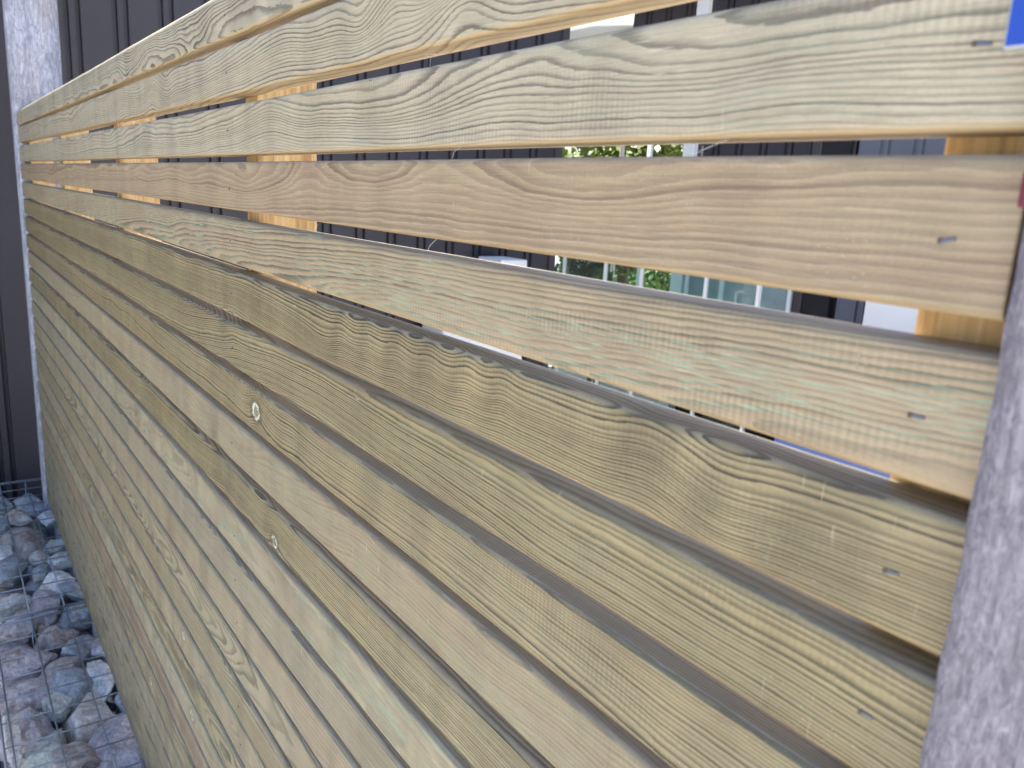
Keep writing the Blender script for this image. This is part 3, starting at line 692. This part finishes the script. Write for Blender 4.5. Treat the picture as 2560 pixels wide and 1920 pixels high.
# glass balustrade in front of the planting
ba = empty('glass_balustrade', (-5.2, 4.3, 0), 'low glass balustrade with slim white posts beyond the slits, in front of green shrubs', 'balustrade')
PX = (-6.18, -5.76, -5.20, -4.76, -4.08, -3.60)
for i_, x in enumerate(PX):
    b = MB(); b.box((x-.012, 4.285, 0), (x+.012, 4.315, ZT-.50), .003); b.build('balustrade_post', M_WHITEP, ba)
    if i_ < 5:
        b = MB(); b.box((x+.022, 4.294, .06), (PX[i_+1]-.022, 4.304, ZT-.53), .001); b.build('glass_pane', M_PANE, ba)
b = MB(); b.box((-6.21, 4.27, ZT-.499), (-3.57, 4.33, ZT-.46), .004); b.build('handrail', M_WHITEP, ba)
b = MB(); b.tube([(-5.05, 4.55, 0), (-5.05, 4.55, 3.1)], .022, 12)
tag(b.build('slim_pole', M_WHITEP, None, True), 'slim pale pole in front of the yellow green tree', 'pole')
# blue box and pale box on the paving
b = MB(); b.box((-3.05, 3.9, 0), (-1.6, 4.6, ZT-1.45), .03, 3); b.box((-3.08, 3.87, ZT-1.448), (-1.57, 4.63, ZT-1.40), .015, 2)
tag(b.build('storage_box', M_BOXB), 'blue storage box with a lid, glimpsed through the lowest open slit', 'box')
b = MB(); b.box((-3.02, 4.66, 0), (-2.2, 4.83, ZT-.74), .01, 2); b.box((-3.04, 4.65, ZT-.738), (-2.18, 4.84, ZT-.70), .005, 1)
tag(b.build('screen_panel', M_WHITEP), 'pale blue white upright panel standing by the shed just left of the right batten', 'panel')
# parasol
pa = empty('cream_parasol', (-7.2, 6.2, 0), 'cream parasol with curved rim seen through the slit under the second slat', 'parasol')
b = MB(); b.tube([(-7.2, 6.2, 0), (-7.2, 6.2, 4.15)], .025, 12); b.build('pole', M_WHITEP, pa, True)
b = MB(); R_ = 1.5; rings = []
for j_, (q, zz) in enumerate(((0.02, 4.25), (.35, 4.12), (.7, 3.9), (1.0, 3.62))):
    rings.append([b.b.verts.new((-7.2+R_*q*math.cos(2*math.pi*a/32)*(1-.03*(a % 4 == 2)), 6.2+R_*q*math.sin(2*math.pi*a/32)*(1-.03*(a % 4 == 2)), zz-(.03 if a % 4 == 2 else 0))) for a in range(32)])
rings.append([b.b.verts.new((v.co.x, v.co.y, v.co.z-.16)) for v in rings[-1]])
for u_, v_ in zip(rings, rings[1:]):
    for a in range(32): b.b.faces.new((u_[a], u_[(a+1) % 32], v_[(a+1) % 32], v_[a]))
cn = b.build('canopy', M_CREAM, pa, True)
md = cn.modifiers.new('thick', 'SOLIDIFY'); md.thickness = .004

# vegetation
def leaves(mb, c, rad, n, size, rng, clumps=12):
    cs = []
    for _ in range(clumps):
        while True:
            p = Vector([rng.uniform(-1, 1) for _ in range(3)])
            if p.length < 1: break
        cs.append(Vector((c[0]+p.x*rad[0]*.75, c[1]+p.y*rad[1]*.75, c[2]+p.z*rad[2]*.75)))
    for _ in range(n):
        q = rng.choice(cs); d = Vector([rng.gauss(0, 1) for _ in range(3)]).normalized()*(rng.random()**.4)
        p = q+Vector((d.x*rad[0]*.38, d.y*rad[1]*.38, d.z*rad[2]*.38))
        if p.z < .03: continue
        a = Vector([rng.gauss(0, 1) for _ in range(3)]).normalized(); bb = a.orthogonal().normalized()
        s_ = size*rng.uniform(.6, 1.3)
        vs = [mb.b.verts.new(p+a*s_), mb.b.verts.new(p+bb*s_*.45), mb.b.verts.new(p-a*s_), mb.b.verts.new(p-bb*s_*.45)]
        mb.b.faces.new(vs)
def shrub(c, rad, n, size, mat, label, seed):
    rg = random.Random(seed); e = empty('shrub', (c[0], c[1], 0), label, 'shrub', 'shrubs behind the balustrade')
    b = MB(); leaves(b, c, rad, n, size, rg, 16); o = b.build('foliage', mat, e)
    b = MB()
    for _ in range(5): b.tube([(c[0]+rg.uniform(-.05, .05), c[1]+rg.uniform(-.05, .05), 0), (c[0]+rg.uniform(-.4, .4)*rad[0], c[1]+rg.uniform(-.4, .4)*rad[1], c[2])], .012, 6, .4)
    b.build('stem', M_TRUNK, e, True)
shrub((-6.75, 4.95, .85), (.42, .35, .55), 4000, .04, M_LEAF3, 'dark green rounded shrub close behind the left part of the glass balustrade', 1)
shrub((-5.72, 4.75, .90), (.28, .28, .50), 3000, .035, M_LEAF, 'small fresh green shrub behind the middle of the glass balustrade', 2)
shrub((-8.3, 6.6, .85), (.55, .5, .60), 3500, .05, M_LEAF3, 'dark shrub farther behind the balustrade, left of the slim pole', 3)
shrub((-12.5, 11.5, .7), (1.6, 1.2, .8), 5000, .09, M_LEAF, 'wide green bush far away across the paving', 4)
def tree(c, h, rad, n, size, mat, label, seed):
    rg = random.Random(seed); e = empty('tree', (c[0], c[1], 0), label, 'tree', 'trees beyond the buildings')
    b = MB(); b.tube([(c[0], c[1], 0), (c[0]+.05, c[1], h*.35), (c[0]-.03, c[1]+.05, h*.7)], .11, 10, .45)
    for _ in range(8):
        a = rg.uniform(0, 6.28); z = h*rg.uniform(.3, .6)
        b.tube([(c[0], c[1], z), (c[0]+math.cos(a)*rad[0]*.4, c[1]+math.sin(a)*rad[1]*.4, z+h*.12), (c[0]+math.cos(a)*rad[0]*.75, c[1]+math.sin(a)*rad[1]*.75, z+h*.2)], .04, 6, .3)
    b.build('trunk', M_TRUNK, e, True)
    b = MB(); leaves(b, (c[0], c[1], h*.62), rad, n, size, rg, 40); b.build('crown', mat, e)
tree((-9.2, 8.2), 3.2, (1.7, 1.5, 1.25), 16000, .07, M_LEAF2, 'yellow green tree seen through the slit at eye height beside the dark building', 11)
tree((-13.5, 15.0), 3.6, (2.4, 2.2, 1.5), 12000, .10, M_LEAF, 'green tree farther back, partly behind the yellow green one', 12)

# spider threads caught on the slats
def thread(pts, label):
    b = MB(); b.tube(pts, .00013, 4); tag(b.build('cobweb_strand', M_THREAD, None, True), label, 'cobweb', 'cobweb strands on the slats')
def zz(k, e): return ZT-(k-1)*P-(0 if e == 't' else H)
thread([(-.62, .003, zz(4, 't')), (-.612, .001, zz(4, 't')+.008), (-.600, .002, zz(3, 'b'))], 'fine pale cobweb strand crossing the slit between the third and fourth slats near mid view')
thread([(-.66, .002, zz(3, 't')), (-.652, -.002, zz(3, 't')+.006), (-.660, -.003, zz(3, 't')+.010), (-.646, 0, zz(3, 't')+.009)], 'tiny tangled cobweb on the top edge of the third slat')
thread([(-.355, .003, zz(4, 't')), (-.335, .002, zz(4, 't')+.006), (-.318, .002, zz(3, 'b')-.002)], 'long slanting cobweb strand in the slit above the pinkish fourth slat')
thread([(-.337, .003, zz(4, 't')), (-.336, .002, zz(4, 't')+.008)], 'short upright cobweb strand in the slit above the pinkish fourth slat')
thread([(-.655, .002, zz(5, 't')+.001), (-.648, .001, zz(5, 't')+.007), (-.640, .003, zz(4, 'b'))], 'forked cobweb strand in the slit below the pinkish fourth slat')
thread([(-.925, .002, zz(5, 't')+.0005), (-.915, -.002, zz(5, 't')+.004), (-.905, -.002, zz(5, 't')+.011)], 'curled cobweb strand in the slit below the fourth slat, left of mid view')
thread([(-.300, .002, zz(5, 't')+.001), (-.299, .001, zz(5, 't')+.008), (-.294, .001, zz(5, 't')+.009)], 'hooked cobweb strand on the top edge of the green streaked slat')
